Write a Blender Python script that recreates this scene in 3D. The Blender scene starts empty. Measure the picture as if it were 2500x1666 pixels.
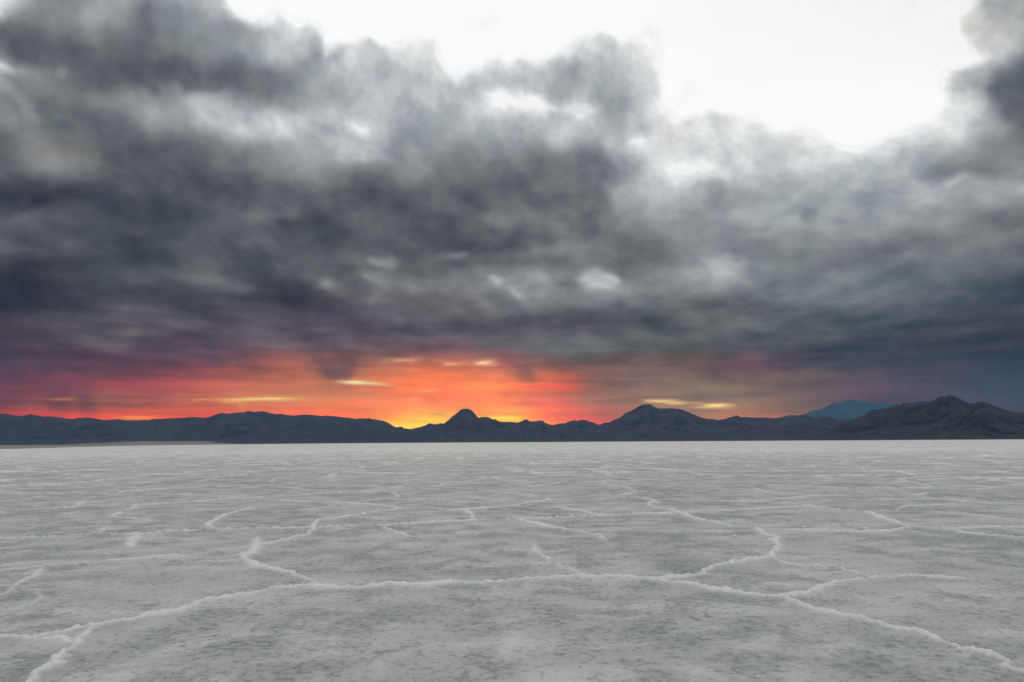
import bpy, math, random
import numpy as np
from mathutils import Matrix, Vector

SC = bpy.context.scene
COL = SC.collection

# ------------------------------------------------------------------ camera
W0, H0, F0 = 2500.0, 1666.0, 1667.0          # the photograph's frame and its focal length in its own pixels
CAM_H = 1.6
PITCH = math.atan((1079.8 - 833) / F0)
ROLL = math.atan(0.0058)                      # the horizon sinks a little to the left
FWD = np.array([0, math.cos(PITCH), math.sin(PITCH)])
_u = np.array([0, -math.sin(PITCH), math.cos(PITCH)])
_r = np.array([1.0, 0, 0])
RT = _r * math.cos(ROLL) - _u * math.sin(ROLL)
UP = _u * math.cos(ROLL) + _r * math.sin(ROLL)

cam_data = bpy.data.cameras.new('camera')
cam = bpy.data.objects.new('camera', cam_data)
COL.objects.link(cam)
cam_data.sensor_width = 36.0
cam_data.lens = 36.0 * F0 / W0
cam_data.clip_start = 0.1
cam_data.clip_end = 400000.0
M = Matrix.Identity(4)
for i in range(3):
    M[i][0], M[i][1], M[i][2] = RT[i], UP[i], -FWD[i]
M[2][3] = CAM_H
cam.matrix_world = M
SC.camera = cam
SC.render.resolution_x, SC.render.resolution_y = 1024, 682

SC.view_settings.view_transform = 'Standard'
SC.view_settings.look = 'None'
SC.view_settings.exposure = 0.0
SC.view_settings.gamma = 1.0
SC.view_settings.use_curve_mapping = False
SC.cycles.max_bounces = 4
SC.cycles.volume_bounces = 0
SC.cycles.use_adaptive_sampling = False
SC.cycles.use_denoising = True
try:
    SC.cycles.denoising_prefilter = 'ACCURATE'
    SC.cycles.denoising_input_passes = 'RGB_ALBEDO_NORMAL'
except Exception:
    pass


def dir_to_px(d):
    z = d @ FWD
    z = np.where(z < 0.05, 0.05, z)
    return W0 / 2 + F0 * (d @ RT) / z, H0 / 2 - F0 * (d @ UP) / z


def px_to_dir(x, y):
    v = FWD + RT * ((x - W0 / 2) / F0) - UP * ((y - H0 / 2) / F0)
    return v / np.linalg.norm(v)


def px_to_ground(x, y):
    """point of the flat that a photograph pixel shows"""
    d = px_to_dir(x, y)
    k = CAM_H / max(1e-6, -d[2])
    return d[0] * k, d[1] * k


# ------------------------------------------------------------------ node helper
class NT:
    def __init__(self, tree):
        self.t = tree
        tree.nodes.clear()

    def n(self, typ, **kw):
        nd = self.t.nodes.new(typ)
        for k, v in kw.items():
            setattr(nd, k, v)
        return nd

    def l(self, a, b):
        self.t.links.new(a, b)

    def put(self, sock, v):
        if isinstance(v, bpy.types.NodeSocket):
            self.l(v, sock)
        elif v is not None:
            sock.default_value = v

    def m(self, op, a, b=None, c=None, clamp=False):
        nd = self.n('ShaderNodeMath', operation=op, use_clamp=clamp)
        for i, v in enumerate((a, b, c)):
            self.put(nd.inputs[i], v)
        return nd.outputs[0]

    def v(self, op, a, b=None, c=None, scale=None):
        nd = self.n('ShaderNodeVectorMath', operation=op)
        for i, x in enumerate((a, b, c)):
            if x is not None:
                self.put(nd.inputs[i], x)
        if scale is not None:
            self.put(nd.inputs['Scale'], scale)
        return nd.outputs['Value'] if op in ('DOT_PRODUCT', 'LENGTH', 'DISTANCE') else nd.outputs['Vector']

    def xyz(self, x=0.0, y=0.0, z=0.0):
        nd = self.n('ShaderNodeCombineXYZ')
        for i, s in enumerate((x, y, z)):
            self.put(nd.inputs[i], s)
        return nd.outputs[0]

    def sep(self, v):
        nd = self.n('ShaderNodeSeparateXYZ')
        self.l(v, nd.inputs[0])
        return nd.outputs[0], nd.outputs[1], nd.outputs[2]

    def noise(self, vec, scale, detail=4.0, rough=0.5, lac=2.0, dist=0.0, color=False):
        nd = self.n('ShaderNodeTexNoise', noise_dimensions='3D')
        self.l(vec, nd.inputs['Vector'])
        nd.inputs['Scale'].default_value = scale
        nd.inputs['Detail'].default_value = detail
        nd.inputs['Roughness'].default_value = rough
        nd.inputs['Lacunarity'].default_value = lac
        nd.inputs['Distortion'].default_value = dist
        return nd.outputs['Color'] if color else nd.outputs['Fac']

    def smooth(self, x, a, b, lo=0.0, hi=1.0):
        nd = self.n('ShaderNodeMapRange', interpolation_type='SMOOTHSTEP', clamp=True)
        self.put(nd.inputs['Value'], x)
        nd.inputs['From Min'].default_value = a
        nd.inputs['From Max'].default_value = b
        nd.inputs['To Min'].default_value = lo
        nd.inputs['To Max'].default_value = hi
        return nd.outputs['Result']

    def mixc(self, f, a, b):
        nd = self.n('ShaderNodeMix', data_type='RGBA')
        self.put(nd.inputs[0], f)
        for s, v in ((nd.inputs[6], a), (nd.inputs[7], b)):
            self.put(s, v if isinstance(v, bpy.types.NodeSocket) else (*v, 1.0))
        return nd.outputs[2]


# ------------------------------------------------------------------ sky: where the clouds, the opening and the glow stand
AZM=math.radians(42.0); ELM=math.radians(42.0); NTAB=256; VP=0.6
GX=np.arange(0,2501,125)
GREY = {
-60: [205,130,185,165,168,242,248,248,248,248,248,248,246,244,242,240,238,236,236,215,140],
0:   [222,122,172,162,165,244,248,249,250,250,250,249,248,247,245,242,240,238,236,216,132],
60:  [108,104,150,140,150,176,212,246,250,250,250,250,249,249,248,246,244,242,240,224,160],
120: [118,92,86,115,135,165,186,206,208,246,249,222,202,246,250,250,249,247,245,226,148],
180: [190,108,84,88,92,125,156,194,190,206,208,168,186,240,250,251,251,250,246,186,98],
240: [122,108,124,130,146,130,146,176,178,186,232,178,176,236,250,251,251,251,246,200,90],
300: [116,118,108,138,150,190,194,190,168,166,184,194,172,216,214,236,250,251,246,190,98],
360: [96,116,99,97,114,132,162,178,147,150,150,142,166,208,206,204,216,222,200,162,106],
420: [88,110,95,88,86,118,130,116,124,112,114,106,150,216,196,180,198,194,162,128,116],
480: [62,66,70,72,73,96,90,92,88,84,98,102,158,184,152,160,165,170,176,170,150],
540: [77,81,83,71,82,98,79,80,78,79,110,108,124,144,148,160,164,150,135,124,110],
600: [81,76,74,72,92,88,88,85,82,80,84,118,115,112,148,132,135,125,109,116,98],
660: [56,66,74,74,88,80,85,96,106,110,122,115,114,112,158,130,114,114,111,104,86],
720: [47,60,71,68,70,70,66,98,112,115,146,125,145,116,115,115,114,104,91,84,70],
780: [60,70,82,77,74,78,70,80,80,86,93,84,83,86,90,90,91,84,75,66,62],
840: [65,75,92,80,83,94,86,94,92,88,88,94,92,85,90,84,73,67,66,64,60],
}
GLOW={
880:[(0,75,62,80),(125,85,66,82),(250,92,70,85),(375,95,72,86),(500,102,74,85),(625,128,85,88),(700,165,100,95),(770,138,95,96),(830,112,90,96),(890,155,105,100),(960,172,112,102),(1060,182,108,98),(1150,172,104,98),(1230,135,92,96),(1320,104,86,93),(1420,104,88,94),(1500,112,96,98),(1625,112,96,98),(1750,102,90,96),(1875,90,78,92),(2000,75,75,90),(2125,70,75,90),(2250,68,74,88),(2500,60,68,82)],
930:[(0,95,62,78),(125,108,68,78),(250,138,75,80),(375,155,80,80),(500,172,92,88),(625,192,108,90),(750,190,114,95),(820,165,108,95),(900,212,122,94),(1000,250,128,88),(1100,255,128,84),(1200,255,140,100),(1300,236,122,95),(1390,200,102,85),(1450,142,100,98),(1550,124,105,106),(1700,130,110,105),(1875,112,96,99),(2000,96,88,95),(2125,88,83,92),(2250,80,78,90),(2375,72,75,88),(2500,64,70,84)],
980:[(0,112,75,80),(125,138,86,84),(250,152,98,90),(375,172,96,85),(500,188,105,88),(625,206,124,95),(750,216,128,94),(875,226,128,92),(1000,253,134,80),(1100,255,132,74),(1200,255,140,74),(1300,242,126,88),(1375,192,110,92),(1450,155,112,102),(1550,146,114,107),(1700,144,122,112),(1800,142,120,110),(1900,126,106,102),(2050,106,92,97),(2200,90,82,92),(2375,78,76,88),(2500,68,70,84)],
1018:[(0,178,80,74),(125,202,84,74),(250,228,92,68),(375,236,100,64),(500,226,96,70),(625,234,112,76),(750,252,114,70),(875,255,124,56),(950,255,158,38),(1050,255,186,42),(1150,255,160,30),(1250,255,178,30),(1320,255,126,48),(1400,232,106,82),(1475,200,106,94),(1550,174,110,101),(1700,166,124,110),(1800,176,120,108),(1900,152,110,105),(2000,132,105,105),(2200,96,85,92),(2500,70,70,84)],
1046:[(0,228,90,62),(150,236,92,60),(310,255,130,48),(450,240,100,60),(700,255,112,56),(875,255,150,42),(950,255,212,62),(1030,255,220,66),(1090,255,205,50),(1180,255,190,40),(1250,255,208,46),(1310,255,186,38),(1400,255,118,56),(1475,238,106,78),(1600,200,112,92),(1750,190,118,104),(1900,182,112,100),(2050,140,104,104),(2250,98,84,92),(2500,72,70,84)],
}
GLOW[1085]=GLOW[1046]; GLOW[1130]=GLOW[1046]
def tint(g):
    """grey level -> cloud colour"""
    k = [0, 50, 75, 100, 120, 165, 200, 235, 252]
    r = [0, 46, 78, 104, 120, 161, 198, 236, 253]
    gg = [0, 50, 84, 109, 125, 168, 203, 236, 253]
    b = [0, 64, 91, 113, 128, 172, 206, 235, 253]
    return np.stack([np.interp(g, k, r), np.interp(g, k, gg), np.interp(g, k, b)], -1)
def poly_mask(px,py,pts,soft):
    """signed-distance mask of a polygon, smooth edge of width soft"""
    pts=np.array(pts,float); n=len(pts); d=np.full(px.shape,1e9); ins=np.zeros(px.shape,bool)
    for i in range(n):
        a=pts[i];b=pts[(i+1)%n]; e=b-a; L=e@e+1e-9
        t=np.clip(((px-a[0])*e[0]+(py-a[1])*e[1])/L,0,1)
        d=np.minimum(d,np.hypot(px-a[0]-t*e[0],py-a[1]-t*e[1]))
        c=((a[1]>py)!=(b[1]>py)); ins^= c&(px<(b[0]-a[0])*(py-a[1])/(b[1]-a[1]+1e-12)+a[0])
    s=np.where(ins,d,-d)
    t=np.clip((s+soft)/(2*soft),0,1); return t*t*(3-2*t)
# soft-edged cloud shapes, noted tile by tile: (tile, grey or colour, edge softness, opacity, points)
STILE = {1: (0, 0), 2: (830, 0), 3: (1660, 0), 4: (0, 450), 5: (830, 450), 6: (1660, 450)}
OPENING = [(1, [(1560,-160),(1570,10),(1590,80),(1620,150),(1720,140),(1790,110),(1830,70),(1870,80),(1900,115),(1960,150),(2040,150),(2110,190),(2140,260),(2170,330),(2190,400),(2220,360),(2280,340)]),
 (2, [(-10,345),(80,320),(150,330),(200,300),(240,285),(330,315),(420,320),(490,290),(560,310),(620,340),(700,350),(730,400),(760,450),(800,540),(840,560),(880,500),(920,440),(980,400),(1020,380),(1120,385),(1220,405),(1390,400),(1520,375),(1560,330),(1620,270),(1700,260),(1760,270),(1830,320),(1960,290),(2010,240),(2060,200),(2130,190),(2190,220),(2210,280),(2170,360),(2190,420),(2120,460),(2160,500),(2200,560),(2190,660),(2280,690)]),
 (3, [(20,765),(150,815),(300,830),(420,830),(560,860),(700,910),(850,910),(950,960),(1050,980),(1200,1000),(1350,970),(1500,920),(1650,880),(1750,850),(1800,780),(1850,720),(1860,650),(1810,590),(1820,510),(1900,480),(2000,430),(2050,380),(2010,300),(1960,220),(2000,120),(2060,40),(2090,-160)])]
SHAPES = [
 (1, 88, 15, .75, [(150,250),(300,300),(480,330),(700,380),(900,440),(1100,450),(1330,520),(1460,560),(1570,620),(1400,650),(1280,665),(1220,640),(1180,590),(1110,590),(1080,640),(1040,640),(960,590),(920,540),(860,560),(820,520),(700,510),(600,545),(520,510),(450,470),(300,450),(180,380),(100,330)]),
 (1, 142, 9, .6, [(1090,630),(1110,590),(1180,580),(1230,620),(1260,690),(1180,720),(1090,700)]),
 (1, 190, 22, .75, [(1250,720),(1400,670),(1600,690),(1800,730),(2000,740),(2120,710),(2230,740),(2330,840),(2420,900),(2420,1000),(2200,1000),(2000,960),(1800,970),(1600,960),(1450,900),(1330,820)]),
 (1, 150, 9, .6, [(1450,790),(1540,790),(1610,830),(1540,850),(1470,830)]),
 (1, 98, 10, .75, [(470,680),(600,720),(700,760),(700,800),(600,795),(500,745)]),
 (1, 230, 9, .8, [(-40,430),(60,455),(150,485),(225,520),(190,548),(120,535),(40,515),(-40,500)]),
 (1, 190, 6, .6, [(425,485),(500,498),(470,525),(435,515)]),
 (1, 186, 12, .4, [(-40,550),(60,585),(110,635),(150,690),(215,720),(265,790),(240,835),(180,805),(135,735),(70,655),(-40,610)]),
 (1, 165, 10, .55, [(330,750),(400,760),(400,800),(350,810)]),
 (1, (124,122,120), 14, .7, [(100,1000),(300,950),(480,950),(600,980),(660,1060),(720,1160),(640,1190),(400,1180),(150,1120)]),
 (1, (170,165,166), 22, .6, [(560,80),(700,20),(860,30),(880,150),(760,230),(650,170)]),
 (1, 112, 20, .55, [(850,120),(960,70),(1010,140),(950,200),(880,190)]),
 (1, 195, 24, .55, [(1650,180),(1800,140),(2000,180),(2110,240),(2150,380),(2000,400),(1800,330),(1650,280)]),
 (2, 250, 7, .95, [(990,570),(1100,550),(1180,580),(1260,630),(1330,660),(1400,720),(1540,740),(1690,740),(1740,780),(1620,782),(1450,772),(1340,765),(1200,715),(1110,680),(1040,630)]),
 (2, 205, 20, .6, [(-40,910),(100,880),(200,920),(250,1000),(100,1060),(-40,1040)]),
 (2, 248, 6, .95, [(15,865),(60,838),(120,848),(145,890),(100,912),(50,905)]),
 (2, 225, 18, .7, [(1980,960),(2200,860),(2400,860),(2400,1100),(2150,1120),(1900,1090),(1850,1020)]),
 (2, 250, 8, .95, [(2015,965),(2060,925),(2105,950),(2070,1010),(2015,1015)]),
 (2, 249, 14, .95, [(2190,1195),(2260,1130),(2353,1105),(2480,1110),(2560,1160),(2430,1230),(2300,1255)]),
 (2, 108, 16, .6, [(1000,1150),(1300,1050),(1600,1000),(1800,1050),(1900,1150),(1960,1220),(1920,1290),(1830,1310),(1790,1400),(1700,1480),(1300,1480),(1000,1400)]),
 (2, 150, 20, .5, [(1450,520),(1600,500),(1650,620),(1500,700),(1380,620)]),
 (2, 152, 16, .5, [(1800,700),(1950,690),(1960,900),(2000,970),(1880,930),(1780,820)]),
 (2, 232, 9, .5, [(880,190),(960,140),(1060,130),(1070,160),(960,190)]),
 (3, 226, 12, .5, [(0,790),(150,830),(260,900),(120,950),(0,940)]), (3, 226, 10, .5, [(280,830),(420,830),(560,890),(450,900)]),
 (3, 235, 7, .5, [(10,630),(70,570),(130,570),(110,620),(30,660)]),
 (3, 205, 20, .5, [(350,1010),(600,980),(780,1080),(880,1150),(700,1200),(400,1150)]),
 (3, (205,198,192), 22, .6, [(2000,100),(2200,40),(2300,60),(2300,280),(2150,390),(2030,330)]),
 (3, 90, 30, .75, [(2100,520),(2250,430),(2353,420),(2700,420),(2700,900),(2250,860),(2140,720),(2080,600)]),
 (3, 165, 16, .5, [(1850,520),(1980,480),(2080,520),(2060,640),(1900,600)]),
 (3, 150, 18, .45, [(1600,950),(1800,920),(2000,950),(2200,1000),(2100,1080),(1900,1130),(1700,1100)]),
 (3, 124, 12, .6, [(1750,1150),(1880,1060),(2050,1010),(2353,1000),(2600,1000),(2600,1310),(2200,1290),(2050,1240),(1980,1190),(1850,1240)]),
 (3, 226, 9, .55, [(1750,1285),(1850,1212),(1950,1192),(2040,1212),(2130,1272),(2353,1290),(2500,1292),(2500,1312),(2353,1312),(2150,1302),(2000,1262),(1850,1292)]),
 (3, 138, 18, .5, [(200,1240),(400,1210),(520,1260),(560,1330),(450,1430),(200,1430)]),
 (4, 110, 8, .7, [(1100,610),(1400,620),(1600,650),(1680,700),(1680,740),(1600,740),(1450,690),(1150,640)]),
 (4, 132, 8, .65, [(2210,640),(2260,630),(2310,700),(2290,745),(2230,730)]),
 (4, 128, 8, .6, [(1560,400),(1650,380),(1715,400),(1690,435)]),
 (4, 134, 7, .6, [(1800,80),(1860,72),(1900,90),(1850,105)]), (4, 116, 9, .6, [(1700,220),(1900,205),(2060,230),(2100,255),(1900,265)]),
 (4, 112, 10, .5, [(1380,370),(1480,360),(1500,410),(1400,420)]),
 (4, (46,48,64), 26, .5, [(-300,580),(200,620),(330,700),(200,800),(-300,860)]),
 (4, 62, 14, .5, [(-100,500),(300,520),(600,530),(700,560),(300,575),(-100,560)]),
 (4, 92, 8, .5, [(-100,400),(200,420),(420,470),(200,470),(-100,440)]),
 (4, 64, 12, .5, [(950,690),(1300,700),(1500,760),(1200,770),(950,730)]), (4, 62, 12, .5, [(1690,700),(1900,660),(2150,720),(2150,770),(1750,760)]),
 (4, (138,124,121), 5, .8, [(805,975),(900,990),(965,1012),(880,1020)]),
 (4, (102,100,104), 20, .5, [(500,1050),(800,930),(950,1000),(950,1100),(750,1130),(540,1130)]),
 (4, 104, 8, .45, [(1080,920),(1200,930),(1300,970),(1200,990),(1100,960)]),
 (4, (84,70,92), 12, .6, [(950,1060),(1200,1040),(1500,1060),(1300,1090),(1050,1085)]),
 (4, (88,72,92), 12, .65, [(850,1150),(1300,1120),(1650,1170),(1780,1235),(1300,1225),(1000,1205)]),
 (5, 84, 9, .75, [(-200,60),(300,20),(900,30),(900,160),(960,290),(1240,300),(1240,360),(1180,440),(980,470),(880,460),(780,450),(680,480),(620,500),(540,470),(400,460),(250,470),(0,480),(-300,450)]),
 (5, 92, 10, .75, [(1230,150),(1330,200),(1430,185),(1490,155),(1580,190),(1640,220),(1780,230),(1845,190),(1820,60),(1500,30),(1300,70)]),
 (5, 128, 16, .65, [(930,200),(1050,165),(1200,190),(1220,240),(1150,262),(1000,255)]),
 (5, 152, 6, .65, [(690,500),(780,458),(860,478),(800,520)]), (5, 154, 8, .75, [(200,500),(380,490),(412,520),(340,560),(240,540)]),
 (5, 86, 7, .7, [(800,555),(1000,532),(1200,520),(1420,525),(1300,560),(1000,576)]),
 (5, 150, 9, .65, [(150,620),(280,610),(310,680),(260,725),(170,680)]),
 (5, 222, 4.5, .85, [(1020,645),(1110,658),(1080,682),(1040,668)]), (5, 205, 5, .8, [(1175,700),(1205,715),(1245,770),(1200,755)]),
 (5, 158, 8, .65, [(1250,600),(1400,605),(1412,660),(1300,650)]), (5, 170, 5, .6, [(1310,745),(1380,740),(1400,690),(1420,700),(1400,760)]),
 (5, 186, 10, .7, [(1615,605),(1680,592),(1850,630),(1885,660),(1840,720),(1740,745),(1660,730),(1640,690)]),
 (5, 236, 3, .8, [(1600,640),(1640,645),(1640,668),(1605,665)]), (5, 230, 3, .7, [(1770,635),(1860,635),(1875,655),(1780,655)]),
 (5, 152, 14, .6, [(1650,740),(1900,740),(1880,820),(1700,835)]),
 (5, 98, 10, .65, [(1440,510),(1560,500),(1640,560),(1610,640),(1590,700),(1480,690),(1430,600)]),
 (5, 99, 12, .65, [(1850,400),(2000,330),(2180,380),(2280,460),(2150,520),(1950,530),(1830,470)]),
 (5, 106, 12, .55, [(950,740),(1100,720),(1200,780),(1150,830),(980,840)]), (5, 90, 14, .5, [(500,650),(640,720),(820,850),(900,900),(700,880),(560,760)]),
 (5, 128, 10, .45, [(180,720),(290,700),(300,800),(200,820)]),
 (5, (78,79,95), 14, .7, [(-300,850),(100,830),(500,900),(900,950),(1300,910),(1800,930),(2000,960),(1800,1040),(1200,1040),(600,1000),(-300,950)]),
 (5, (110,85,102), 12, .6, [(100,1080),(500,1060),(900,1040),(900,1130),(700,1152),(300,1110)]),
 (5, 82, 9, .5, [(1130,1110),(1300,1080),(1450,1120),(1300,1170),(1160,1160)]), (5, 86, 9, .5, [(1600,1130),(1750,1110),(1740,1190),(1640,1200)]),
 (5, 112, 8, .45, [(1380,1060),(1560,1080),(1600,1130),(1450,1110)]), (5, 76, 12, .5, [(1900,1080),(2100,1060),(2400,1100),(2400,1150),(2000,1160)]),
 (6, 178, 12, .65, [(200,520),(330,480),(430,540),(360,620),(250,640)]), (6, 152, 9, .55, [(550,555),(640,555),(625,625),(570,620)]),
 (6, 188, 7, .6, [(715,250),(780,230),(805,280),(740,295)]), (6, 176, 8, .6, [(950,285),(1060,285),(1055,345),(980,330)]),
 (6, 110, 8, .65, [(500,320),(600,295),(625,340),(560,365)]), (6, 124, 9, .6, [(795,220),(880,205),(905,270),(830,295)]),
 (6, 97, 12, .6, [(1220,440),(1400,380),(1550,335),(1645,430),(1500,495),(1350,475)]), (6, 122, 14, .4, [(1350,500),(1500,470),(1640,440),(1800,400),(2200,430),(2000,520),(1500,560)]),
 (6, 105, 16, .45, [(850,560),(1000,500),(1150,560),(1050,640),(900,640)]),
 (6, 80, 14, .55, [(100,880),(250,760),(400,760),(560,800),(450,900),(200,950)]),
 (6, 102, 6, .5, [(1030,855),(1250,830),(1400,800),(1400,815),(1200,860),(1050,870)]), (6, 92, 6, .5, [(1700,760),(1900,740),(2100,735),(2300,755),(2100,775),(1800,785)]),
 (6, (62,72,90), 18, .7, [(900,1120),(1300,1040),(1600,1080),(1400,1170),(1000,1200)]),
 (6, (68,75,87), 35, .4, [(1700,850),(2100,880),(2353,760),(2700,760),(2700,1150),(2000,1150),(1700,1000)]),
 (6, (124,87,97), 8, .4, [(100,1250),(250,1230),(430,1200),(560,1190),(520,1270),(300,1285),(150,1275)]),
 (6, (98,96,98), 10, .4, [(800,1290),(1000,1270),(1100,1330),(900,1340)]),
]
# small sun-lit wisps near the horizon: x, y, half length, half height, colour
WISPS=[(935,884,8,3,(240,180,130),.5),(1010,888,10,3,(236,170,120),.5),(1130,884,8,3,(245,190,140),.6),(1200,893,12,2.5,(250,205,150),.6),(700,980,20,2,(250,200,120),.6),(860,930,20,2,(250,200,140),.5),(1580,980,10,2,(245,190,120),.6),(1790,995,10,2,(245,190,120),.5),(1640,978,16,1.8,(245,190,120),.5),(410,975,16,2,(220,140,95),.5),(330,982,26,2,(215,135,95),.5),(450,990,30,2,(215,130,95),.4),(880,936,52,5.5,(255,238,185),1.),(935,940,30,3,(250,190,130),.7),(985,881,34,4.5,(248,190,140),.8),(1100,890,20,5,(250,190,140),.75),(1180,885,20,8,(255,222,165),.85),(1068,882,12,3,(240,170,130),.6),
 (635,976,98,3.6,(255,228,140),1.),(560,982,30,3,(250,190,120),.6),(490,976,24,2.5,(244,176,115),.6),(160,974,34,3.5,(222,145,95),.7),(640,920,60,3,(232,140,105),.35),(590,990,6,10,(240,165,110),.5),
 (1612,982,36,5,(255,222,140),1.),(1650,987,26,4,(250,205,135),.8),(1662,983,14,2.2,(250,215,150),.7),(1690,985,22,2,(235,180,130),.4),(1750,991,30,6,(255,215,140),.95),(1720,996,28,2.6,(250,205,140),.8),(1700,986,16,2.4,(240,190,130),.6),(1775,988,18,2.5,(245,200,140),.6),(1765,998,24,2,(240,195,140),.6),
 (330,1018,52,4,(255,172,66),.8),(1080,1016,60,3.5,(255,205,70),.45),(1000,1031,90,4,(255,200,56),.6),(960,1041,60,4,(255,226,80),.6),(1225,1019,50,4,(255,225,70),.8),(1010,975,14,3,(255,205,130),.55),(1040,953,18,2.6,(255,205,130),.55),(1000,990,40,2.5,(255,160,90),.4),
 (1330,945,60,6,(255,96,66),.75),(1380,952,24,6,(255,92,70),.6),(1720,902,40,3,(130,96,98),.2),(1340,985,60,14,(255,96,66),.35),
 (900,905,30,3,(220,130,105),.35),(720,966,60,2.5,(236,160,110),.35),(800,972,90,2.5,(236,150,105),.4),(850,962,100,8,(190,118,98),.4)]
# veils of rain: polygon darkening
VEILS=[((112,84,92),14,.75,[(760,860),(890,850),(865,900),(850,935),(800,930),(780,900)]),
 ((92,68,80),14,.5,[(120,930),(170,925),(180,1000),(150,1010),(120,1000)]),((105,70,80),12,.45,[(185,930),(225,925),(235,1010),(190,1010)]),
 ((118,88,94),16,.7,[(1225,850),(1320,860),(1300,930),(1270,920),(1240,905)])]
def photo_sky(px,py):
    ys=sorted(list(GREY)+list(GLOW)); rows=[]
    nx=np.linspace(-400,2900,331)
    for y in ys:
        if y in GREY: rows.append(tint(np.interp(nx,GX,GREY[y])))
        else:
            a=np.array(GLOW[y],float); rows.append(np.stack([np.interp(nx,a[:,0],a[:,k]) for k in (1,2,3)],-1))
    A=np.array(rows); ys=np.array(ys,float)
    # warm purple cast low on the left
    for i,y in enumerate(ys):
        w=max(0,min(1,(y-690)/140))*(1-max(0,min(1,(y-850)/30)))
        ww=w*np.clip((1400-nx)/500,0,1)[:,None]
        A[i]=A[i]*(1+ww*np.array([.07,-.09,-.01]))
        w2=max(0,min(1,(y-560)/160))*(1-max(0,min(1,(y-900)/60)))
        ww=w2*np.clip((nx-1700)/500,0,1)[:,None]
        A[i]=A[i]*(1+ww*np.array([-.05,0.0,.04]))
    # smooth rows/cols a little
    k=np.array([1,3,6,7,6,3,1.]);k/=k.sum()
    P=np.pad(A,((0,0),(3,3),(0,0)),mode='edge'); A=sum(k[j]*P[:,j:j+A.shape[1]] for j in range(7))
    yf=np.clip(np.interp(py,ys,np.arange(len(ys))),0,len(ys)-1.001); i0=yf.astype(int); t=yf-i0
    xf=np.clip((px+400)/10,0,329.99); j0=xf.astype(int); s=(xf-j0)[...,None]
    def row(i):
        i=np.clip(i,0,len(ys)-1); return A[i,j0]*(1-s)+A[i,j0+1]*s
    p0,p1,p2,p3=row(i0-1),row(i0),row(i0+1),row(i0+2); t=t[...,None]
    C=0.5*(2*p1+(p2-p0)*t+(2*p0-5*p1+4*p2-p3)*t*t+(3*p1-p0-3*p2+p3)*t**3)
    C=np.clip(C,20,256)
    def lay(C, col, m):
        c = np.array(col, float) if isinstance(col, tuple) else tint(np.array(float(col)))
        return C * (1 - m[..., None]) + c * m[..., None]
    def src(t, pts):
        return [(STILE[t][0] + x * .357, STILE[t][1] + y * .357) for x, y in pts]
    op_ = sum((src(t, p) for t, p in OPENING), [])
    om = poly_mask(px, py, op_, 15)
    top = np.clip((260 - py) / 500, 0, 1) * np.clip((px - 1500) / 900, 0, 1)
    C = C * (1 - om[..., None]) + (np.array([253., 253., 253.]) - 22 * top[..., None]) * om[..., None]
    for t, g, soft, op, pts in SHAPES:
        C = lay(C, g, poly_mask(px, py, src(t, pts), soft * (1.6 if not isinstance(g, tuple) and g > 186 else 1.05) + 3) * op * (0.85 if not isinstance(g, tuple) and g > 186 else 1.0))
    for c,soft,op,pts in VEILS:
        m=(poly_mask(px,py,pts,soft)*op)[...,None]; C=C*(1-m)+np.array(c,float)*m
    return C
def add_wisps(C,px,py):
    for x,y,l,h,c,op in WISPS:
        m=np.exp(-np.abs((px-x)/l)**3-np.abs((py-y)/(h*.8))**2.2)[...,None]*op
        C=C*(1-m)+np.array(c,float)*m
    return C

BACK_DARK = (.46, .48, .50)
BACK_LIGHT = (1.22, 1.21, 1.18)
SUN_E = 0.5
SALT_GREY = (.49, .50, .485)
SALT_MID = (.55, .555, .53)
SALT_PALE = (.72, .715, .68)
SALT_DARK = (.21, .22, .225)
SALT_WHITE = (.88, .87, .82)
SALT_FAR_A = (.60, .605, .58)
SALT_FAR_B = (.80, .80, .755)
MUD = (.27, .245, .23)
HAZE_COL = (.26, .60, 1.0)
HAZE_D = 0.9e-5
HAZE_J = 0.37
HAZE_BOX = (-24000.0, 17000.0, -6000.0, 42000.0, -16.0, 2600.0)
SALT_WET = (.36, .375, .375)


SUN_AZ, SUN_EL = math.radians(-6.0), math.radians(2.5)

world = bpy.data.worlds.new('World')
SC.world = world
world.use_nodes = True
T = NT(world.node_tree)
tc = T.n('ShaderNodeTexCoord')
D = tc.outputs['Generated']
dx, dy, dz = T.sep(D)
zc = T.m('MAXIMUM', dz, 0.0)
az = T.m('ARCTAN2', dx, dy)
el = T.m('ARCSINE', zc)
# the clouds' own plane: a flat deck overhead, so shapes foreshorten to the horizon
inv = T.m('DIVIDE', 1.0, T.m('ADD', zc, 0.16))
P = T.xyz(T.m('MULTIPLY', dx, inv), T.m('MULTIPLY', dy, inv), 0.0)
P = T.v('ADD', P, (3.7, 1.3, 0.4))
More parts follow.
